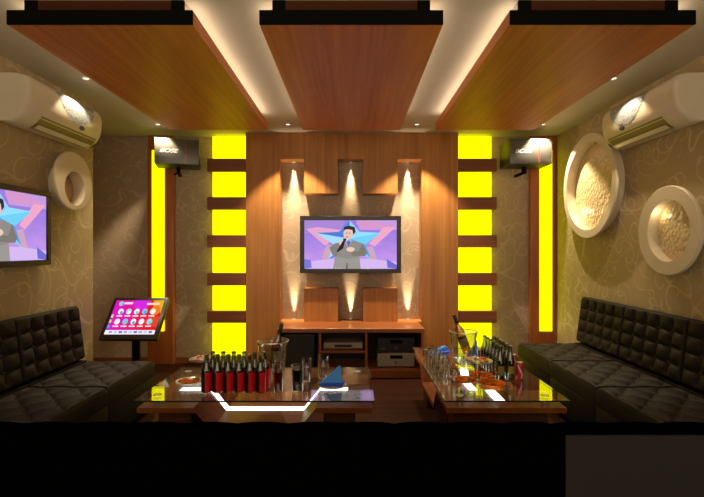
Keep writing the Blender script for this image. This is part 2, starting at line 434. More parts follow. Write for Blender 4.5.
# ------------------------------------------------------------------ screen pictures (flat pictures on real screens)
def poly_layer(mb, pts, mat, lift, w, h):
    mb.add([((u - .5) * w, -lift, (v - .5) * h) for u, v in pts], [tuple(range(len(pts)))], mat)
def ell(cx, cy, rx, ry, n=18): return [(cx + rx * cos(2 * pi * k / n), cy + ry * sin(2 * pi * k / n)) for k in range(n)]
EM = {}
def em(r, g, b, s=.95):
    k = (r, g, b)
    if k not in EM: EM[k] = emit('screen_%d_%d_%d' % k, srgb(r, g, b), s)
    return EM[k]
def grad_screen(name, c0, c1, axis):
    m, nt, out = new_mat(name)
    tc = N(nt, 'ShaderNodeTexCoord'); sp = N(nt, 'ShaderNodeSeparateXYZ')
    nt.links.new(tc.outputs['Generated'], sp.inputs[0])
    nz = N(nt, 'ShaderNodeTexNoise'); setin(nz, Scale=6.0); nt.links.new(tc.outputs['Generated'], nz.inputs['Vector'])
    ad = N(nt, 'ShaderNodeMath', operation='MULTIPLY_ADD'); ad.inputs[1].default_value = .5
    nt.links.new(nz.outputs['Fac'], ad.inputs[0]); nt.links.new(sp.outputs[axis], ad.inputs[2])
    cr = N(nt, 'ShaderNodeValToRGB')
    cr.color_ramp.elements[0].position = .25; cr.color_ramp.elements[0].color = c0
    cr.color_ramp.elements[1].position = 1.0; cr.color_ramp.elements[1].color = c1
    nt.links.new(ad.outputs[0], cr.inputs['Fac'])
    e = N(nt, 'ShaderNodeEmission'); nt.links.new(cr.outputs[0], e.inputs[0]); e.inputs[1].default_value = .95
    nt.links.new(e.outputs[0], out.inputs[0]); return m
STAGE_BG = grad_screen('stage_backdrop_picture', srgb(196, 150, 226), srgb(150, 120, 214), 2)
def stage_picture(w, h, parent, y):
    """purple stage, blue star, a singer in a grey suit"""
    cols, mats = {}, [STAGE_BG]
    def mi(c):
        if c not in cols: cols[c] = len(mats); mats.append(em(*c))
        return cols[c]
    mb = MB(); L = [.0004]
    def P(pts, c):
        L[0] += .00008
        poly_layer(mb, pts, mi(c), L[0], w, h)
    poly_layer(mb, [(0, 0), (1, 0), (1, 1), (0, 1)], 0, 0, w, h)
    P([(0, .72), (.40, .80), (.44, 1), (.0, 1)], (164, 130, 206)); P([(1, .80), (.60, .80), (.56, 1), (1, 1)], (190, 150, 214))
    # outer pink star bands
    P([(.02, .82), (.14, .86), (.40, .80), (.30, .70), (.26, .52), (.22, .48), (.10, .68)], (222, 160, 196))
    P([(.99, .86), (.62, .82), (.56, .94), (.62, 1.0), (.74, .99)], (206, 146, 196)); P([(.99, .86), (.86, .86), (.70, .52), (.76, .46)], (232, 160, 192))
    P([(.16, .02), (.24, .50), (.34, .46), (.28, .02)], (196, 160, 178)); P([(.82, .02), (.74, .46), (.66, .44), (.72, .02)], (196, 160, 182))
    P([(0, 0), (1, 0), (1, .14), (.72, .2), (.28, .2), (0, .14)], (206, 176, 232))
    P([(0, 0), (.08, .02), (.07, .18), (0, .2)], (120, 116, 206)); P([(1, 0), (.9, .02), (.89, .2), (1, .08)], (108, 104, 204))
    # star
    O = [(.49, 1.0), (.83, .74), (.72, .22), (.26, .20), (.12, .74)]
    I = [(.60, .76), (.66, .50), (.49, .34), (.32, .50), (.38, .76)]
    C = (.49, .62); sh = [(150, 200, 240), (70, 130, 214), (110, 200, 236), (140, 214, 246), (120, 200, 240), (90, 150, 220), (170, 214, 244), (80, 140, 226), (74, 120, 208), (160, 210, 244)]
    q = 0
    for k in range(5):
        P([C, O[k], I[k]], sh[q]); P([C, O[k], I[k - 1]], sh[q + 1]); q += 2
    # singer
    P([(.31, 0), (.33, .22), (.36, .34), (.58, .34), (.60, .20), (.61, 0)], (150, 146, 142))
    P([(.45, 0), (.455, .12), (.47, .12), (.47, 0)], (104, 100, 98))
    P([(.34, .52), (.43, .58), (.55, .57), (.63, .52), (.62, .26), (.48, .2), (.335, .26)], (140, 134, 128))
    P([(.27, .44), (.34, .53), (.40, .52), (.37, .36), (.345, .24), (.30, .30)], (128, 122, 116))
    P([(.63, .53), (.68, .33), (.66, .26), (.51, .27), (.52, .36), (.59, .36)], (122, 116, 110))
    P([(.43, .57), (.47, .44), (.52, .57)], (150, 150, 196)); P([(.46, .56), (.475, .45), (.50, .56)], (86, 96, 150))
    P(ell(.475, .72, .052, .115), (226, 190, 178)); P(ell(.47, .66, .045, .06), (224, 186, 172))
    P([(.425, .80), (.43, .86), (.48, .89), (.545, .86), (.555, .76), (.53, .70), (.52, .80), (.47, .815)], (58, 44, 44))
    P(ell(.458, .735, .008, .012, 8), (70, 50, 48)); P(ell(.49, .735, .008, .012, 8), (70, 50, 48)); P(ell(.462, .655, .014, .012, 8), (170, 96, 96))
    P(ell(.405, .53, .032, .05), (224, 190, 176)); P(ell(.50, .40, .045, .05), (226, 194, 180))
    P([(.425, .60), (.445, .59), (.42, .42), (.36, .34), (.35, .36)], (40, 38, 44)); P(ell(.437, .60, .018, .03, 10), (50, 46, 50))
    return mb.build('screen_picture', mats, parent, (0, y, 0))

def television(loc, rz, w, h, bez, label, bracket):
    t = thing('television', label, 'television', loc, rz, 'wall televisions showing the singer')
    MB().rbox(-w / 2, w / 2, 0, .05, -h / 2, h / 2, .006, 2).build('casing', M['frame'], t)
    fr = MB()
    fr.rbox(-w / 2, w / 2, -.016, -.0005, h / 2 - bez, h / 2, .004, 1); fr.rbox(-w / 2, w / 2, -.016, -.0005, -h / 2, -h / 2 + bez, .004, 1)
    fr.rbox(-w / 2, -w / 2 + bez, -.016, -.0005, -h / 2 + bez, h / 2 - bez, .004, 1); fr.rbox(w / 2 - bez, w / 2, -.016, -.0005, -h / 2 + bez, h / 2 - bez, .004, 1)
    fr.build('bezel', M['frame'], t)
    stage_picture(w - 2 * bez, h - 2 * bez, t, -.002)
    MB().box(-.18, .18, .0505, bracket, -.12, .12).build('wall_bracket', M['black'], t)
    return t
television((-.017, 5.2, 1.433), 0, 1.167, .66, .05, 'flat television in the lit recess of the timber wall, showing a singer', .245)
# side wall television faces +x
television((-2.37, 3.01, 1.544), R(90), 1.03, .57, .042, 'flat television on the papered side wall, cut off by the picture edge', .078)

# ------------------------------------------------------------------ low media cabinet
CX, CF, CB, CZ = 0.0, 4.80, 5.248, .535
t = thing('media_cabinet', 'low wooden media cabinet with open bays under the recessed television', 'cabinet', (-.012, CF, 0))
hw, dp = .775, CB - CF
MB().rbox(-hw - .012, hw + .012, -.015, dp, CZ - .045, CZ, .004, 1).build('worktop', M['wood_cab'], t)
MB().box(-hw, hw, .03, dp, 0.001, .07).build('plinth', M['wood_cab'], t)
MB().box(-hw, hw, 0, dp, .0705, .10).build('bottom_board', M['wood_cab'], t)
MB().box(-hw, hw, dp - .02, dp, .1005, CZ - .0455).build('back_board', M['cabin'], t)
DV = [-.33, .165]
for x in (-hw, hw - .025):
    MB().box(x, x + .025, 0, dp - .0205, .1005, CZ - .0455).build('side_board', M['wood_cab'], t)
for x in DV:
    MB().box(x - .0125, x + .0125, 0.002, dp - .0205, .1005, CZ - .0455).build('divider', M['wood_cab'], t)
MB().box(DV[0] + .013, DV[1] - .013, .004, dp - .0205, .27, .295).build('shelf', M['wood_cab'], t)
zb = .1005
t = thing('subwoofer', 'large dark speaker box inside the cabinet bay behind the ice bucket', 'speaker', (-.57, CF + .03, zb))
MB().rbox(-.165, .165, .02, .34, .001, .36, .008, 2).build('cabinet_body', M['spk_box'], t)
MB().rbox(-.155, .155, .005, .0195, .012, .35, .004, 1).build('grille_cloth', M['spk_dim'], t)
def deck(name, loc, w, d, h, m, label, cat, wide_disp=False, knobs=1):
    t = thing(name, label, cat, loc)
    MB().rbox(-w / 2, w / 2, .012, d, .012, h, .003, 1).build('casing', M['darkmetal'] if m != M['silver'] else M['silver'], t)
    MB().rbox(-w / 2, w / 2, 0, .0115, .012, h, .003, 1).build('faceplate', m, t)
    if wide_disp: MB().box(-w * .22, w * .22, -.002, -.0003, h * .35, h * .7).build('disc_tray', M['frame'], t)
    else: MB().box(-w * .16, w * .18, -.002, -.0003, h * .62, h * .86).build('display', M['black'], t)
    if knobs:
        mx = Matrix.Translation((0, -.0003, h * .36)) @ Matrix.Rotation(pi / 2, 4, 'X')
        MB().lathe([(.0001, .018), (.016, .018), (.019, 0)], 20, mx=mx).build('volume_knob', M['knob'], t)
    bt = MB()
    for k in range(4):
        bt.box(-w * .42 + k * .014, -w * .42 + k * .014 + .008, -.003, -.0003, h * .25, h * .33)
    bt.build('button_row', M['knob'], t)
    for fx in (-w * .4, w * .4):
        MB().box(fx - .015, fx + .015, .02, .05, 0, .0118).build('foot', M['black'], t)
    return t
deck('disc_player', (-.095, CF + .06, .2955), .42, .28, .075, M['silver'], 'slim silver disc player on the middle shelf of the cabinet', 'disc player', True, 0)
deck('amplifier', (.475, CF + .06, zb), .40, .3, .155, M['silver'], 'silver amplifier at the bottom of the stack inside the cabinet', 'amplifier')
deck('amplifier', (.475, CF + .06, zb + .157), .40, .3, .165, M['darkmetal'], 'dark amplifier resting on the silver amplifier inside the cabinet', 'amplifier')

# ------------------------------------------------------------------ loudspeakers
def text_mesh(s, size, ext=.0008):
    c = bpy.data.curves.new('lettering_curve', 'FONT'); c.body = s; c.size = size; c.extrude = ext; c.align_x = 'CENTER'; c.align_y = 'CENTER'; c.shear = .35
    o = bpy.data.objects.new('lettering_tmp', c); COL.objects.link(o)
    bpy.context.view_layer.update()
    me = bpy.data.meshes.new_from_object(o.evaluated_get(bpy.context.evaluated_depsgraph_get()))
    bpy.data.objects.remove(o); return me
def loudspeaker(x, label, rz):
    t = thing('loudspeaker', label, 'loudspeaker', (x, 4.965, 2.46), rz, 'black loudspeakers under the ceiling')
    w, h, d = .235, .142, .34
    MB().rbox(-w, w, .012, d, -h, h, .012, 2).build('cabinet_body', M['spk_box'], t)
    MB().rbox(-w + .003, w - .003, -.004, .0115, -h + .003, h - .003, .006, 2).build('grille', M['spk'], t)
    MB().box(.085, .092, -.0055, -.0042, -h + .01, h - .01).build('red_stripe', M['red_line'], t)
    me = text_mesh('BOSE', .075); me.materials.append(M['white_txt'])
    o = bpy.data.objects.new('lettering', me); COL.objects.link(o); o.parent = t
    o.location = (-.09, -.0055, -.0); o.rotation_euler = (pi / 2, 0, 0); o.scale = (1.05, .8, 1)
    br = MB().rbox(-.02, .02, .17, .23, -h - .075, -h - .0005, .004, 1)
    br.rbox(-.018, .018, .18, .48 if rz == 0 else .46, -h - .072, -h - .045, .004, 1)
    br.tube([(0, .20, -h - .06), (-.045, .2, -h - .085)], .012)
    br.build('wall_bracket', M['black'], t)
loudspeaker(-1.93, 'black wall loudspeaker above the touch-screen stand', R(17))
loudspeaker(1.975, 'black wall loudspeaker next to the round wall dishes', 0)

# ------------------------------------------------------------------ air conditioners
def air_con(side, label):
    """local: x along length (towards the rear wall), y out of the wall, z up"""
    t = thing('air_conditioner', label, 'air conditioner', (side * (W - .002), 3.07, 2.254), 0, 'cream split air conditioners high on the side walls')
    S = -side   # direction out of the wall
    prof = [(0, .02), (.06, .0), (.12, .004), (.165, .03), (.205, .07), (.232, .12), (.246, .18), (.248, .24), (.238, .29), (.215, .325), (.17, .341), (0, .341)]
    L = .906
    def pt(n, z, l): return (S * n, l, z)
    # body with eased ends
    mb = MB(); rings = []
    ls = [(0, .93), (.012, .985), (.03, 1), (L - .03, 1), (L - .012, .985), (L, .93)]
    for l, k in ls:
        rings.append([pt(n * k, .17 + (z - .17) * (k if n > 0.01 else 1), l) for n, z in prof])
    n = len(prof)
    vs = [v for r_ in rings for v in r_]
    fs = [(i * n + k, i * n + (k + 1) % n, (i + 1) * n + (k + 1) % n, (i + 1) * n + k) for i in range(len(rings) - 1) for k in range(n)]
    mb.add(vs, fs, 0, True); mb.add(rings[0], [tuple(range(n))]); mb.add(rings[-1], [tuple(range(n))])
    mb.build('body', M['plastic'], t)
    def skin(s):   # point and offset on front profile, s = 0 bottom .. 1 top
        seg = prof[1:-1]; f = s * (len(seg) - 1); i = min(int(f), len(seg) - 2); f -= i
        a, b2 = Vector(seg[i]), Vector(seg[i + 1]); p = a.lerp(b2, f); d = (b2 - a).normalized()
        return p, Vector((d.y, -d.x))
    def patch(name, mat, s0, s1, l0, l1, off, parent, test=None, ns=14, nl=40):
        mb = MB(); g = {}
        for i in range(ns + 1):
            p, nr = skin(s0 + (s1 - s0) * i / ns)
            q = p + nr * off
            for j in range(nl + 1):
                g[i, j] = len(mb.v); mb.v.append(pt(q.x, q.y, l0 + (l1 - l0) * j / nl))
        for i in range(ns):
            for j in range(nl):
                if test and not test((i + .5) / ns, (j + .5) / nl): continue
                mb.f.append([g[i, j], g[i, j + 1], g[i + 1, j + 1], g[i + 1, j]]); mb.m.append(0); mb.sm.append(True)
        return mb.build(name, mat, parent)
    patch('lace_pattern', M['lace'], .47, .93, .30, .80, .0025, t, lambda u, v: ((v - .5) * 2) ** 2 + ((1 - u)) ** 2 * 1.0 < 1.0 if u < 1 else True)
    vent = patch('air_outlet', M['plastic_gold'], .10, .37, .17, .86, .002, t, None, 4, 8)
    patch('louver', M['plastic'], .15, .235, .19, .84, .008, vent, None, 4, 8)
    patch('badge', M['purple'], .41, .475, .585, .655, .004, t, lambda u, v: (u - .5) ** 2 + (v - .5) ** 2 < .25, 8, 8)
    patch('sensor_eye', M['frame'], .17, .30, .868, .902, .004, t, lambda u, v: (u - .5) ** 2 + (v - .5) ** 2 < .25, 8, 8)
    return t
air_con(-1, 'cream air conditioner high on the wall above the side television')
air_con(1, 'cream air conditioner high on the wall above the round dishes')

# ------------------------------------------------------------------ round wall dishes
def wall_dish(side, y, z, ry, rz_, hy, hz, hry, hrz, thick, label, inner, lamp_at=None, energy=0, group=None):
    t = thing('wall_dish', label, 'wall decoration', (side * (W - .002), y, z), 0, group or 'round cream wall dishes')
    S = -side; n = 96
    def loop(r, cy, cz, ay, az, nn): return [(S * nn, cy + ay * r * cos(2 * pi * k / n), cz + az * r * sin(2 * pi * k / n)) for k in range(n)]
    e = .006
    loops = [loop(1, hy * .6, hz * .6, hry + (ry - hry) * .35, hrz + (rz_ - hrz) * .35, 0), loop(1, hy * .6, hz * .6, hry + (ry - hry) * .35, hrz + (rz_ - hrz) * .35, thick - .026), loop(1, 0, 0, ry, rz_, thick - .024), loop(1, 0, 0, ry, rz_, thick - e), loop(1, 0, 0, ry - e, rz_ - e, thick),
             loop(1, hy, hz, hry + e * .6, hrz + e * .6, thick), loop(1, hy, hz, hry, hrz, thick - e * .6), loop(1, hy, hz, hry, hrz, .003)]
    mb = MB(); vs = [v for l in loops for v in l]
    mb.add(vs, [(i * n + k, i * n + (k + 1) % n, (i + 1) * n + (k + 1) % n, (i + 1) * n + k) for i in range(len(loops) - 1) for k in range(n)], 0, True)
    mb.build('ring', M['ring'], t)
    # inner bowl
    mb = MB(); K = 10; vs = []
    for i in range(K + 1):
        r = max(1 - i / K, .001)
        vs += loop(r * .995, hy, hz, hry, hrz, .006 + .03 * (1 - r * r))
    mb.add(vs, [(i * n + k, i * n + (k + 1) % n, (i + 1) * n + (k + 1) % n, (i + 1) * n + k) for i in range(K) for k in range(n)], 0, True)
    mb.build('inner_face', inner, t)
    if lamp_at:
        lamp('hidden_lamp', 'POINT', (S * lamp_at[0], lamp_at[1], lamp_at[2]), energy, (1, .82, .5), t, shadow_soft_size=.015)
    return t
wall_dish(1, 4.49, 2.008, .50, .52, 0, 0, .43, .434, .105, 'largest round dish on the wall, tall oval beside the yellow strip', M['hammer'], (.07, .24, -.24), .55)
wall_dish(1, 3.385, 1.521, .335, .337, -.01, 0, .226, .231, .085, 'smaller oval dish under the air conditioner, lower of the two lit ones', M['hammer'], (.06, .13, .13), .22)
wall_dish(-1, 3.795, 1.954, .255, .245, .01, -.06, .137, .14, .11, 'cream ring with off-centre hole on the wall beside the side television', M['rose'])

# ------------------------------------------------------------------ touch-screen stand
t = thing('touch_screen_stand', 'tilted touch-screen song selector on a black post behind the sofa end', 'touch screen', (-2.09, 4.36, 0))
MB().lathe([(.0001, .001), (.17, .001), (.17, .015), (.15, .022), (.0001, .022)], 32).build('base_plate', M['black'], t)
MB().rbox(-.035, .035, -.02, .02, .0225, .66, .006, 2).build('post', M['black'], t)
kw, kh = .545, .46
mx = Matrix.Translation((0, -.02, .713)) @ Matrix.Rotation(R(-39), 4, 'X')
MB().rbox(-kw / 2, kw / 2, -.012, .03, -kh / 2, kh / 2, .008, 2, mx=mx).build('casing', M['frame'], t)
mats = []; ck = {}
def mk(c):
    if c not in ck: ck[c] = len(mats); mats.append(em(*c))
    return ck[c]
mats.append(grad_screen('selector_backdrop', srgb(216, 20, 190), srgb(214, 30, 24), 0))
mb = MB(); L = 0
sw, sh_ = kw - .075, kh - .085
def KP(pts, c):
    global L
    L += .00008; poly_layer(mb, pts, mk(c), L, sw, sh_)
poly_layer(mb, [(0, 0), (1, 0), (1, 1), (0, 1)], 0, 0, sw, sh_)
KP([(u, min(v, 1)) for u, v in ell(.55, .92, .17, .22, 24)], (206, 40, 214))
KP([(.78, 1), (1, 1), (1, .62), (.9, .7), (.8, .84)], (224, 170, 20)); KP(ell(.88, .70, .10, .15), (232, 120, 40))
KP([(.7, .3), (1, .2), (1, .5), (.8, .55)], (214, 70, 40))
KP([(0, 0), (1, 0), (1, .12), (0, .12)], (236, 232, 246))
KP([(0, .12), (.06, .12), (.06, .6), (0, .6)], (150, 60, 170))
for k in range(3): KP([(.01, .18 + .15 * k), (.05, .18 + .15 * k), (.05, .27 + .15 * k), (.01, .27 + .15 * k)], [(90, 150, 220), (240, 190, 90), (240, 210, 120)][k])
KP(ell(.12, .90, .045, .07, 12), (110, 210, 200)); KP([(.18, .88), (.36, .88), (.36, .94), (.18, .94)], (244, 210, 246)); KP([(.66, .86), (.92, .86), (.92, .92), (.66, .92)], (250, 210, 190))
ic = [(240, 236, 250), (150, 210, 240), (236, 236, 246), (120, 190, 226), (244, 240, 224)]
for row, v in enumerate((.66, .36)):
    for k in range(5):
        u = .17 + k * .165
        KP(ell(u, v, .055, .085, 14), ic[(k + row * 2) % 5]); KP(ell(u + .012, v - .03, .032, .045, 10), [(90, 150, 210), (250, 250, 255), (110, 200, 190)][(k + row) % 3])
        KP([(u - .06, v - .15), (u + .06, v - .15), (u + .06, v - .115), (u - .06, v - .115)], (250, 220, 236))
for k in range(9): KP([(.08 + k * .1, .03), (.15 + k * .1, .03), (.15 + k * .1, .09), (.08 + k * .1, .09)], [(150, 150, 220), (190, 190, 226), (100, 110, 190)][k % 3])
o = mb.build('screen_picture', mats, t)
o.matrix_local = mx @ Matrix.Translation((0, -.0135, .008))
o = MB().box(-.05, .05, .031, .06, -.06, .06, mx=mx).build('tilt_hinge', M['black'], t)

# ------------------------------------------------------------------ tufted sofas
def tufted(mb, o, U, V, Nn, lu, lv, T, cols, rows, amp, diamond, rr=.035, per=8):
    o, U, V, Nn = Vector(o), Vector(U).normalized(), Vector(V).normalized(), Vector(Nn).normalized()
    nu, nv = cols * per, rows * per
    g = {}
    for i in range(nu + 1):
        for j in range(nv + 1):
            u, v = i / nu, j / nv; a, b2 = u * cols, v * rows
            if diamond: h = (abs(sin(pi * (a + b2) / 2)) * abs(sin(pi * (a - b2) / 2))) ** .42
            else: h = (abs(sin(pi * a)) * abs(sin(pi * b2))) ** .55
            de = min(u, 1 - u) * lu, min(v, 1 - v) * lv
            drop = 0; ef = min(1, min(de) / (rr * 1.6)); ef = ef * ef * (3 - 2 * ef); h = 1 - (1 - h) * ef
            for d_ in de:
                if d_ < rr: q = 1 - d_ / rr; drop += rr * (1 - sqrt(max(0, 1 - q * q)))
            w_ = T + amp * (h - 1) - min(drop, rr)
            g[i, j] = len(mb.v); mb.v.append(tuple(o + U * lu * u + V * lv * v + Nn * w_))
    for i in range(nu):
        for j in range(nv):
            mb.f.append([g[i, j], g[i + 1, j], g[i + 1, j + 1], g[i, j + 1]]); mb.m.append(0); mb.sm.append(True)
    # skirt down to the base plane, and base
    ring = [(i, 0) for i in range(nu)] + [(nu, j) for j in range(nv)] + [(i, nv) for i in range(nu, 0, -1)] + [(0, j) for j in range(nv, 0, -1)]
    low = []
    for i, j in ring:
        low.append(len(mb.v)); mb.v.append(tuple(o + U * lu * i / nu + V * lv * j / nv))
    k = len(ring)
    for q in range(k):
        mb.f.append([g[ring[q]], g[ring[(q + 1) % k]], low[(q + 1) % k], low[q]]); mb.m.append(0); mb.sm.append(False)
    mb.f.append(list(reversed(low))); mb.m.append(0); mb.sm.append(False)
    return mb
def buttons(mb, o, U, V, Nn, lu, lv, T, cols, rows, amp, diamond):
    o, U, V, Nn = Vector(o), Vector(U).normalized(), Vector(V).normalized(), Vector(Nn).normalized()
    for i in range(1, cols):
        for j in range(1, rows):
            if diamond and (i + j) % 2: continue
            c = o + U * lu * i / cols + V * lv * j / rows + Nn * (T - amp + .001)
            mx = Matrix.Translation(c) @ Nn.to_track_quat('Z', 'Y').to_matrix().to_4x4()
            mb.lathe([(.011, 0), (.009, .005), (.0001, .008)], 8, mx=mx)
    return mb
def side_sofa(side, y_far, n_mod, label):
    y_near = y_far - .73 * n_mod
    t = thing('tufted_sofa', label, 'sofa', (side * 2.07, y_near, 0))
    for k in range(n_mod):
        y0 = .73 * k + .002; l = .726
        # seat: top tufted, from x=1.69 to 2.30
        xa, xb = side * (1.69 - 2.07), side * (2.27 - 2.07)
        MB().rbox(min(xa, xb) , max(xa, xb), y0, y0 + l, .05, .30, .012, 2).build('seat_base', M['leather'], t)
        c = tufted(MB(), (xa, y0, .3005), (side, 0, 0), (0, 1, 0), (0, 0, 1), .58, l, .132, 5, 6, .026, True).build('seat_cushion', M['leather'], t)
        buttons(MB(), (xa, y0, .3005), (side, 0, 0), (0, 1, 0), (0, 0, 1), .58, l, .132, 5, 6, .026, True).build('upholstery_tacks', M['leather_dark'], c)['kind'] = 'stuff'
        # backrest leaning towards the wall
        xo = side * (2.385 - 2.07); V = Vector((side * .06, 0, .455))
        nn = Vector((-side * .455, 0, .06))
        bk = tufted(MB(), (xo - side * .02, y0, .437), (0, 1, 0), V, nn, l, .455, .10, 5, 4, .03, False).build('backrest', M['leather'], t)
        buttons(MB(), (xo - side * .02, y0, .437), (0, 1, 0), V, nn, l, .455, .10, 5, 4, .03, False).build('upholstery_tacks', M['leather_dark'], bk)['kind'] = 'stuff'
    Lh = .73 * n_mod
    xs = sorted((side * (2.272 - 2.07), side * (2.35 - 2.07)))
    MB().box(xs[0], xs[1], .003, Lh - .003, .05, .43).build('rear_frame', M['leather'], t)
    xs = sorted((side * (1.73 - 2.07), side * (2.33 - 2.07)))
    MB().box(xs[0], xs[1], .03, Lh - .03, .001, .0495).build('plinth', M['black'], t)
    return t
side_sofa(-1, 3.86, 3, 'dark brown tufted leather sofa under the side television')
side_sofa(1, 4.59, 4, 'long dark brown tufted leather sofa below the round wall dishes')
# sofa whose back faces the viewer
t = thing('tufted_sofa', 'sofa seen from behind, back painted as unlit, along the bottom edge of the picture', 'sofa', (0, 1.28, 0))
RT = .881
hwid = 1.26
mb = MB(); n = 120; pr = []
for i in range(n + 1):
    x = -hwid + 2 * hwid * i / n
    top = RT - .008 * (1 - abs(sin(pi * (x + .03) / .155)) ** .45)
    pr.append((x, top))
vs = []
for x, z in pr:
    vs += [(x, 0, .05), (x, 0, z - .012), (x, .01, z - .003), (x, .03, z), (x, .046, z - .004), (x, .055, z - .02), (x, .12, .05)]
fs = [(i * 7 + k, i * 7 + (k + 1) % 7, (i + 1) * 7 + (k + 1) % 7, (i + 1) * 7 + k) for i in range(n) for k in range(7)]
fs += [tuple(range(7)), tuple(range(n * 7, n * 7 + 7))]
mb.add(vs, fs, 0, True); mb.build('back_shell', M['unlit_black'], t)
MB().rbox(.605, 1.25, -.008, -.001, .3, RT - .0225, .002, 1).build('added_cover_patch', M['cover_patch_brown'], t)  # added brown rectangle in place of a watermark cover, no real sofa panel
for k in range(3):
    x0 = -1.26 + .84 * k + .003
    MB().rbox(x0, x0 + .834, .125, .68, .05, .30, .012, 2).build('seat_base', M['leather'], t)
    tufted(MB(), (x0, .125, .3005), (1, 0, 0), (0, 1, 0), (0, 0, 1), .834, .555, .13, 6, 4, .026, True).build('seat_cushion', M['leather'], t)
MB().box(-1.22, 1.22, .03, .64, .001, .0495).build('plinth', M['black'], t)

# ------------------------------------------------------------------ tables: folded timber ribbon, LED inlay, glass top
def make_table(loc, rz, label):
    t = thing('glass_coffee_table', label, 'coffee table', loc, rz, 'glass-topped coffee tables')
    hw = .37; th = .032; zt, zl = .405, .27
    top = [(-.725, zt), (-.378, zt), (-.268, zl), (.268, zl), (.378, zt), (.725, zt)]
    k = th * 1.28
    bot = [(.725, zt - th), (.378 - .018, zt - th), (.268 - .018, zl - th), (-.268 + .018, zl - th), (-.378 + .018, zt - th), (-.725, zt - th)]
    MB().extrude([(x, -hw, z) for x, z in top + bot], (0, 2 * hw, 0)).build('timber_ribbon', M['wood_tab'], t)
    lw = .034; e = .0015; q = .003
    pl = [(-.592, zt), (-.378, zt), (-.268, zl), (.268, zl), (.378, zt), (.572, zt)]
    up = [(x, z + q) for x, z in pl]; lo = [(x, z + .0006) for x, z in pl]
    MB().extrude([(x, -lw, z) for x, z in up + lo[::-1]], (0, 2 * lw, 0)).build('light_inlay', M['white_led'], t)
    for s in (-1, 1):
        MB().rbox(min(s * .42, s * .62), max(s * .42, s * .62), -.30, .30, .001, zt - th - .0006, .004, 1).build('pedestal', M['wood_dark'], t)
    MB().box(-.2, .2, -.26, .26, .001, zl - th - .0006).build('centre_block', M['wood_dark'], t)
    for sx in (-1, 1):
        for sy in (-1, 1):
            MB().lathe([(.022, zt + .0006), (.022, .4444)], 20, cap=True, mx=Matrix.Translation((sx * .64, sy * .27, 0))).build('standoff', M['chrome'], t)
    gt = MB().box(-.738, .738, -.385, .385, .445, .455); gt.m = [1, 1, 1, 1, 0, 0]; gt.build('glass_top', [M['glass'], M['glass_edge']], t)
    for sx in (-1, 1):
        for sy in (-1, 1):
            MB().lathe([(.026, .4552), (.026, .458), (.0001, .459)], 24, mx=Matrix.Translation((sx * .64, sy * .27, 0))).build('standoff_cap', M['tin'], t)
    return t
TG = .4555
T1 = (-.6, 3.14, 0); T2 = (.953, 3.495, 0)
tab = make_table(T1, 0, 'glass-topped wooden coffee table carrying the red-labelled beer bottles')
dup(tab, T2, R(90), 'glass-topped wooden coffee table carrying the red can and green bottles')

# ------------------------------------------------------------------ tableware
def make_bottle(loc, label, group, glass, red):
    t = thing('beer_bottle', label, 'bottle', loc, 0, group)
    pr = [(.0001, .004), (.029, .001), (.0335, .008), (.0342, .128), (.031, .148), (.020, .178), (.0155, .195), (.0135, .228), (.014, .231), (.014, .238), (.012, .2385)]
    MB().lathe(pr, 20).build('glass_body', glass, t)
    if red:
        mb = MB(); n = 32
        zs = [(.0334, .005), (.0347, .012), (.0349, .122), (.0338, .132)]
        for i in range(3):
            for k in range(n):
                a0, a1 = 2 * pi * k / n, 2 * pi * (k + 1) / n
                m_ = ((a0 + a1) / 2) % (2 * pi)
                dark = pi * 1.10 < m_ < pi * 1.50  # label is coloured darker over one side
                mb.add([(zs[i][0] * cos(a0), zs[i][0] * sin(a0), zs[i][1]), (zs[i][0] * cos(a1), zs[i][0] * sin(a1), zs[i][1]),
                        (zs[i + 1][0] * cos(a1), zs[i + 1][0] * sin(a1), zs[i + 1][1]), (zs[i + 1][0] * cos(a0), zs[i + 1][0] * sin(a0), zs[i + 1][1])], [(0, 1, 2, 3)], 1 if dark else 0, True)
        mb.build('label_wrap', [M['label_red'], M['label_dark_side']], t)
    else:
        mb = MB(); n = 8
        for k in range(n):
            a0, a1 = -pi / 2 - .7 + 1.4 * k / n, -pi / 2 - .7 + 1.4 * (k + 1) / n
            mb.add([(.0350 * cos(a), .0350 * sin(a), z) for a, z in ((a0, .05), (a1, .05), (a1, .10), (a0, .10))], [(0, 1, 2, 3)], 0, True)
        mb.build('paper_label', M['label_yel'], t)
    MB().lathe([(.0155, .2325), (.0155, .241), (.011, .2445), (.0001, .2445)], 16).build('cap', M['cap'], t)
    return t
proto = None
for row in range(2):
    for k in range(6):
        loc = (-.945 + .0702 * k + .014 * row, 2.925 + .085 * row, TG)
        lab = 'red-labelled beer bottle, %s from left in the %s row on its table' % (ORD[k], ('near', 'far')[row])
        if proto is None: proto = make_bottle(loc, lab, 'red-labelled beer bottles on the table', M['bottle_green'], True)
        else: dup(proto, loc, 0, lab)
proto = None
for row in range(6):
    for k in range(2):
        loc = (1.052 + .072 * k, 3.20 + .073 * row, TG)
        lab = 'green beer bottle, %s from the viewer in the file %s the red can' % (ORD[row], ('away from', 'beside')[k])
        if proto is None: proto = make_bottle(loc, lab, 'green beer bottles beside the red can', M['bottle_green2'], False)
        else: dup(proto, loc, 0, lab)

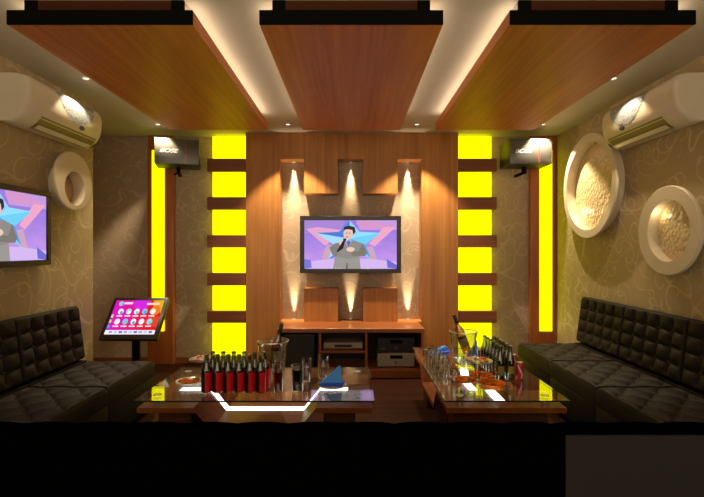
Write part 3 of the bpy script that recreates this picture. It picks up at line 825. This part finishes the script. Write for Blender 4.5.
def make_bucket(loc, label):
    t = thing('ice_bucket', label, 'ice bucket', loc, 0, 'clear glass ice buckets')
    MB().lathe([(.0001, .004), (.070, .004), (.074, .02), (.090, .16), (.100, .25), (.106, .275), (.110, .280), (.108, .284), (.103, .279), (.096, .25), (.086, .16), (.069, .022), (.0001, .018)], 32).build('glass_body', M['clear'], t)
    MB().lathe([(.1085, .2805), (.1115, .282), (.1105, .286), (.1065, .2865), (.1085, .2805)], 32).build('rim', M['tin'], t)
    return t
bk = make_bucket((-.555, 3.16, TG), 'clear ice bucket behind the red-labelled beer bottles')
dup(bk, (.872, 3.52, TG), 0, 'clear ice bucket beside the pile of green bottles')
def ice(loc, label, top, seed):
    rnd = random.Random(seed); mb = MB()
    for k in range(26):
        a = rnd.random() * 2 * pi; rr = .056 * sqrt(rnd.random()); z = .034 + rnd.random() * (top - .05)
        mx = Matrix.Translation((rr * cos(a), rr * sin(a), z)) @ Matrix.Rotation(rnd.random() * 3, 4, 'Z') @ Matrix.Rotation(rnd.random() - .5, 4, 'X')
        mb.rbox(-.011, .011, -.011, .011, -.009, .009, .003, 1, 0, mx)
    o = mb.build('ice_cubes', M['clear'], None, loc); o['kind'] = 'stuff'; tag(o, label, 'ice')
ice((-.555, 3.16, TG), 'ice in the clear bucket behind the red-labelled beer bottles', .085, 1)
ice((.872, 3.52, TG), 'ice in the clear bucket beside the pile of green bottles', .095, 2)
def make_wine(loc, rot, label):
    t = thing('wine_bottle', label, 'bottle', loc, 0, 'wine bottles leaning in the ice buckets'); t.rotation_euler = rot
    MB().lathe([(.0001, .004), (.030, .001), (.034, .006), (.035, .18), (.030, .205), (.016, .235), (.0135, .25), (.0135, .30)], 20).build('glass_body', M['amber'], t)
    MB().lathe([(.0142, .252), (.0142, .318), (.012, .322), (.0001, .322)], 16).build('foil', M['foil'], t)
    MB().lathe([(.0354, .06), (.0354, .13)], 20).build('label_wrap', M['label_yel'], t)
    return t
make_wine((-.567, 3.155, TG + .095), (R(3), R(14), 0), 'amber wine bottle in the ice bucket behind the red-labelled bottles')
make_wine((.902, 3.515, TG + .115), (R(3), R(-20), 0), 'amber wine bottle in the ice bucket next to the green bottles')

def make_glass(loc, label, h, r, drink, level, group, name='drinking_glass'):
    t = thing(name, label, 'glass', loc, 0, group)
    MB().lathe([(.0001, .001), (r * .85, .001), (r * .88, .006), (r, h), (r * .95, h), (r * .84, .014), (.0001, .013)], 20).build('glass_body', M['clear'], t)
    if drink:
        MB().lathe([(.0001, .0145), (r * .82, .0145), (r * (.84 + .1 * level), h * level), (.0001, h * level)], 18).build('drink', drink, t)
    return t
GG = 'filled drinking glasses by the blue napkin'
make_glass((-.478, 2.92, TG), 'tall glass of dark red drink beside the end of the red-labelled bottles', .185, .033, M['reddrink'], .72, GG)
make_glass((-.355, 2.93, TG), 'glass filled with black cola on the table near the blue napkin', .175, .041, M['cola'], .84, GG)
make_glass((-.318, 3.16, TG), 'glass of red drink standing behind the glass of cola', .165, .033, M['reddrink'], .6, GG)
make_glass((-.205, 3.22, TG), 'glass of amber drink next to the upright blue napkin', .165, .040, M['amberdrink'], .55, GG)
make_glass((1.075, 3.74, TG), 'glass of red drink behind the ice bucket and green bottles', .12, .033, M['reddrink'], .75, GG)
proto = None
for row in range(2):
    for k in range(6):
        loc = (.628 + .082 * row, 3.09 + .15 * k + .04 * row, TG)
        lab = 'empty clear tumbler, %s from the viewer in the %s file by the ice bucket' % (ORD[k], ('outer', 'inner')[row])
        if proto is None: proto = make_glass(loc, lab, .095, .031, None, 0, 'empty tumblers along the table edge', 'tumbler')
        else: dup(proto, loc, 0, lab)

def make_can(loc, rz, label):
    t = thing('soda_can', label, 'can', loc, rz, 'red soda cans by the green bottles')
    MB().lathe([(.0001, .004), (.022, .001), (.0265, .008), (.0265, .108), (.0225, .117)], 24).build('can_body', M['can_red'], t)
    MB().lathe([(.0225, .1172), (.0225, .1195), (.020, .1175), (.0001, .1175)], 20).build('lid', M['tin'], t)
    mb = MB(); n = 24
    for k in range(n):
        def p(i, o_):
            f = i / n; a = -pi / 2 - .25 + .75 * sin(f * 4.2 + .6) * .7 + o_; z = .010 + .096 * f
            return (.0268 * cos(a), .0268 * sin(a), z)
        w0 = .12 + .1 * sin(pi * k / n)
        mb.add([p(k, -w0), p(k, w0), p(k + 1, w0), p(k + 1, -w0)], [(0, 1, 2, 3)], 0, True)
    mb.build('white_swirl', M['white_txt'], t)
    return t
c = make_can((1.20, 3.22, TG), 0, 'red soda can with white swirl, in front of the other can')
dup(c, (1.236, 3.46, TG), .8, 'red soda can half hidden behind the other red can')

# snack stands: three plates around a post, a dish on top
def snack_stand(loc, rz, label):
    t = thing('snack_stand', label, 'snack stand', loc, rz, 'two-tier snack stands')
    MB().lathe([(.0001, .001), (.03, .001), (.03, .006), (.0001, .006)], 20).build('base_plate', M['tin'], t)
    mb = MB()
    for k in range(3):
        a = 2 * pi * k / 3 + .5
        mb.tube([(.012 * cos(a), .012 * sin(a), .0065), (.03 * cos(a), .03 * sin(a), .129)], .0025, 8)
    mb.build('wire_legs', M['darkmetal'], t)
    MB().lathe([(.0001, .130), (.06, .130), (.1, .138), (.1, .141), (.058, .134), (.0001, .134)], 32).build('top_dish', M['tin'], t)
    return t
def heap(mb, r, z, n, seed, size, mats=1):
    rnd = random.Random(seed)
    for k in range(n):
        a = rnd.random() * 2 * pi; rr = r * sqrt(rnd.random()) * .85
        c = Vector((rr * cos(a), rr * sin(a), z + size * .5 + rnd.random() * size * .5 * (1 - rr / r)))
        bm = bmesh.new(); bmesh.ops.create_icosphere(bm, subdivisions=2, radius=size)
        mx = Matrix.Translation(c) @ Matrix.Rotation(rnd.random() * 3, 4, 'Z') @ Matrix.Rotation(rnd.random() - .5, 4, 'X') @ Matrix.Diagonal((1.5, .9, .55, 1))
        bm.verts.ensure_lookup_table()
        mb.add([v.co.copy() for v in bm.verts], [[v.index for v in f.verts] for f in bm.faces], rnd.randrange(mats), True, mx); bm.free()
    return mb
def snack_plate(loc, label, mat, r=.09, seed=1, z0=0, group='plates of orange snacks'):
    t = thing('snack_plate', label, 'plate', loc, 0, group)
    MB().lathe([(.0001, .001), (r * .6, .001), (r, .014), (r, .017), (r * .6, .005), (.0001, .005)], 32).build('plate', M['plate'] if mat != 'o' else M['orange_food'], t)
    o = heap(MB(), r * .8, .006, 26, seed, r * .17, 8).build('orange_snacks', [M['orange_food']] * 7 + [M['green_food']], t)
    o['kind'] = 'stuff'
    return t
def top_snack(loc, label, seed):
    o = heap(MB(), .085, .004, 24, seed, .014, 4).build('pink_snacks', [M['pink_food'], M['pink_food'], M['orange_food'], M['plate']], None, loc)
    o['kind'] = 'stuff'; return tag(o, label, 'snacks', 'snacks on the top dishes')
for (sx, sy), who, pls in (((-1.068, 3.235), 'behind the red-labelled bottles', [((-.062, -.115), 'nearer the sofa'), ((.13, -.0), 'hidden behind the bottles')]),
                      ((.893, 3.185), 'in front of the ice bucket', [((-.112, -.03), 'nearer the empty tumblers'), ((.066, -.105), 'nearest the white light strip'), ((.058, .10), 'below the dish, beside the bottles')])):
    snack_stand((sx, sy, TG), 0, 'raised wire snack stand with small top dish, ' + who)
    top_snack((sx, sy, TG + .1345), 'pink and white snacks on the raised dish ' + who, 3 if sx < 0 else 5)
    for q, ((dx, dy), w) in enumerate(pls):
        snack_plate((sx + dx, sy + dy, TG), 'plate of orange snacks %s, %s' % (who, w), 'p' if sx < 0 else 'o', .088, 11 + q + int(sx * 10))

# blue napkins on small plates
def napkin(loc, rz, label, h, l, plate):
    if plate:
        p = thing('side_plate', plate, 'plate', loc, 0, 'small white plates under napkins')
        MB().lathe([(.0001, .001), (.06, .001), (.095, .010), (.095, .013), (.06, .005), (.0001, .005)], 32).build('plate', M['plate'], p)
    t = thing('blue_napkin', label, 'napkin', (loc[0], loc[1], loc[2] + (.0145 if plate else .0005)), rz, 'folded blue napkins')
    # folded upright fin on a flat fold
    A = [(-l / 2, .0, .012), (l * .28, .0, h), (l / 2 - .03, .0, h * .97), (l / 2 - .02, .0, .012)]
    MB().extrude([(x, -.012, z) for x, _, z in A], (0, .008, 0)).extrude([(x, .006, z * .97) for x, _, z in A], (0, .008, 0)).build('upright_fold', M['blue'], t)
    MB().extrude([(-l / 2 - .01, -.035, 0), (l / 2 - .02, -.05, 0), (l / 2, .045, 0), (-l / 2, .03, 0)], (0, 0, .0115)).build('flat_fold', M['blue2'], t)
napkin((-.130, 3.04, TG), 0, 'upright folded blue napkin on a white plate at the table end', .13, .165, 'small white plate under the upright blue napkin beside the amber drink')
napkin((.785, 4.02, TG), R(35), 'low folded pale blue napkin beyond the tumblers, behind the ice bucket', .055, .20, None)
napkin((1.055, 3.90, TG), R(-15), 'folded blue napkin poking up between the ice bucket and green bottles', .135, .10, None)

# ------------------------------------------------------------------ light balance, camera
w = bpy.data.worlds.new('room_ambient'); bpy.context.scene.world = w; w.use_nodes = True
bg = w.node_tree.nodes['Background']; bg.inputs[0].default_value = (1, .85, .62, 1); bg.inputs[1].default_value = 1.6
cam = bpy.data.cameras.new('camera'); co = bpy.data.objects.new('camera', cam); COL.objects.link(co)
co.location = (0, 0, HC); co.rotation_euler = (pi / 2, 0, 0)
cam.sensor_width = 36; cam.sensor_fit = 'HORIZONTAL'; cam.lens = 450 * 36 / 704; cam.clip_start = .02
sc = bpy.context.scene; sc.camera = co
vs_ = sc.view_settings; vs_.view_transform = 'Standard'; vs_.look = 'None'; vs_.gamma = 1; vs_.use_curve_mapping = False; vs_.exposure = .25
sc.cycles.max_bounces = 10; sc.cycles.transparent_max_bounces = 24; sc.cycles.diffuse_bounces = 4
sc.cycles.sample_clamp_indirect = 6; sc.cycles.caustics_reflective = False; sc.cycles.caustics_refractive = False
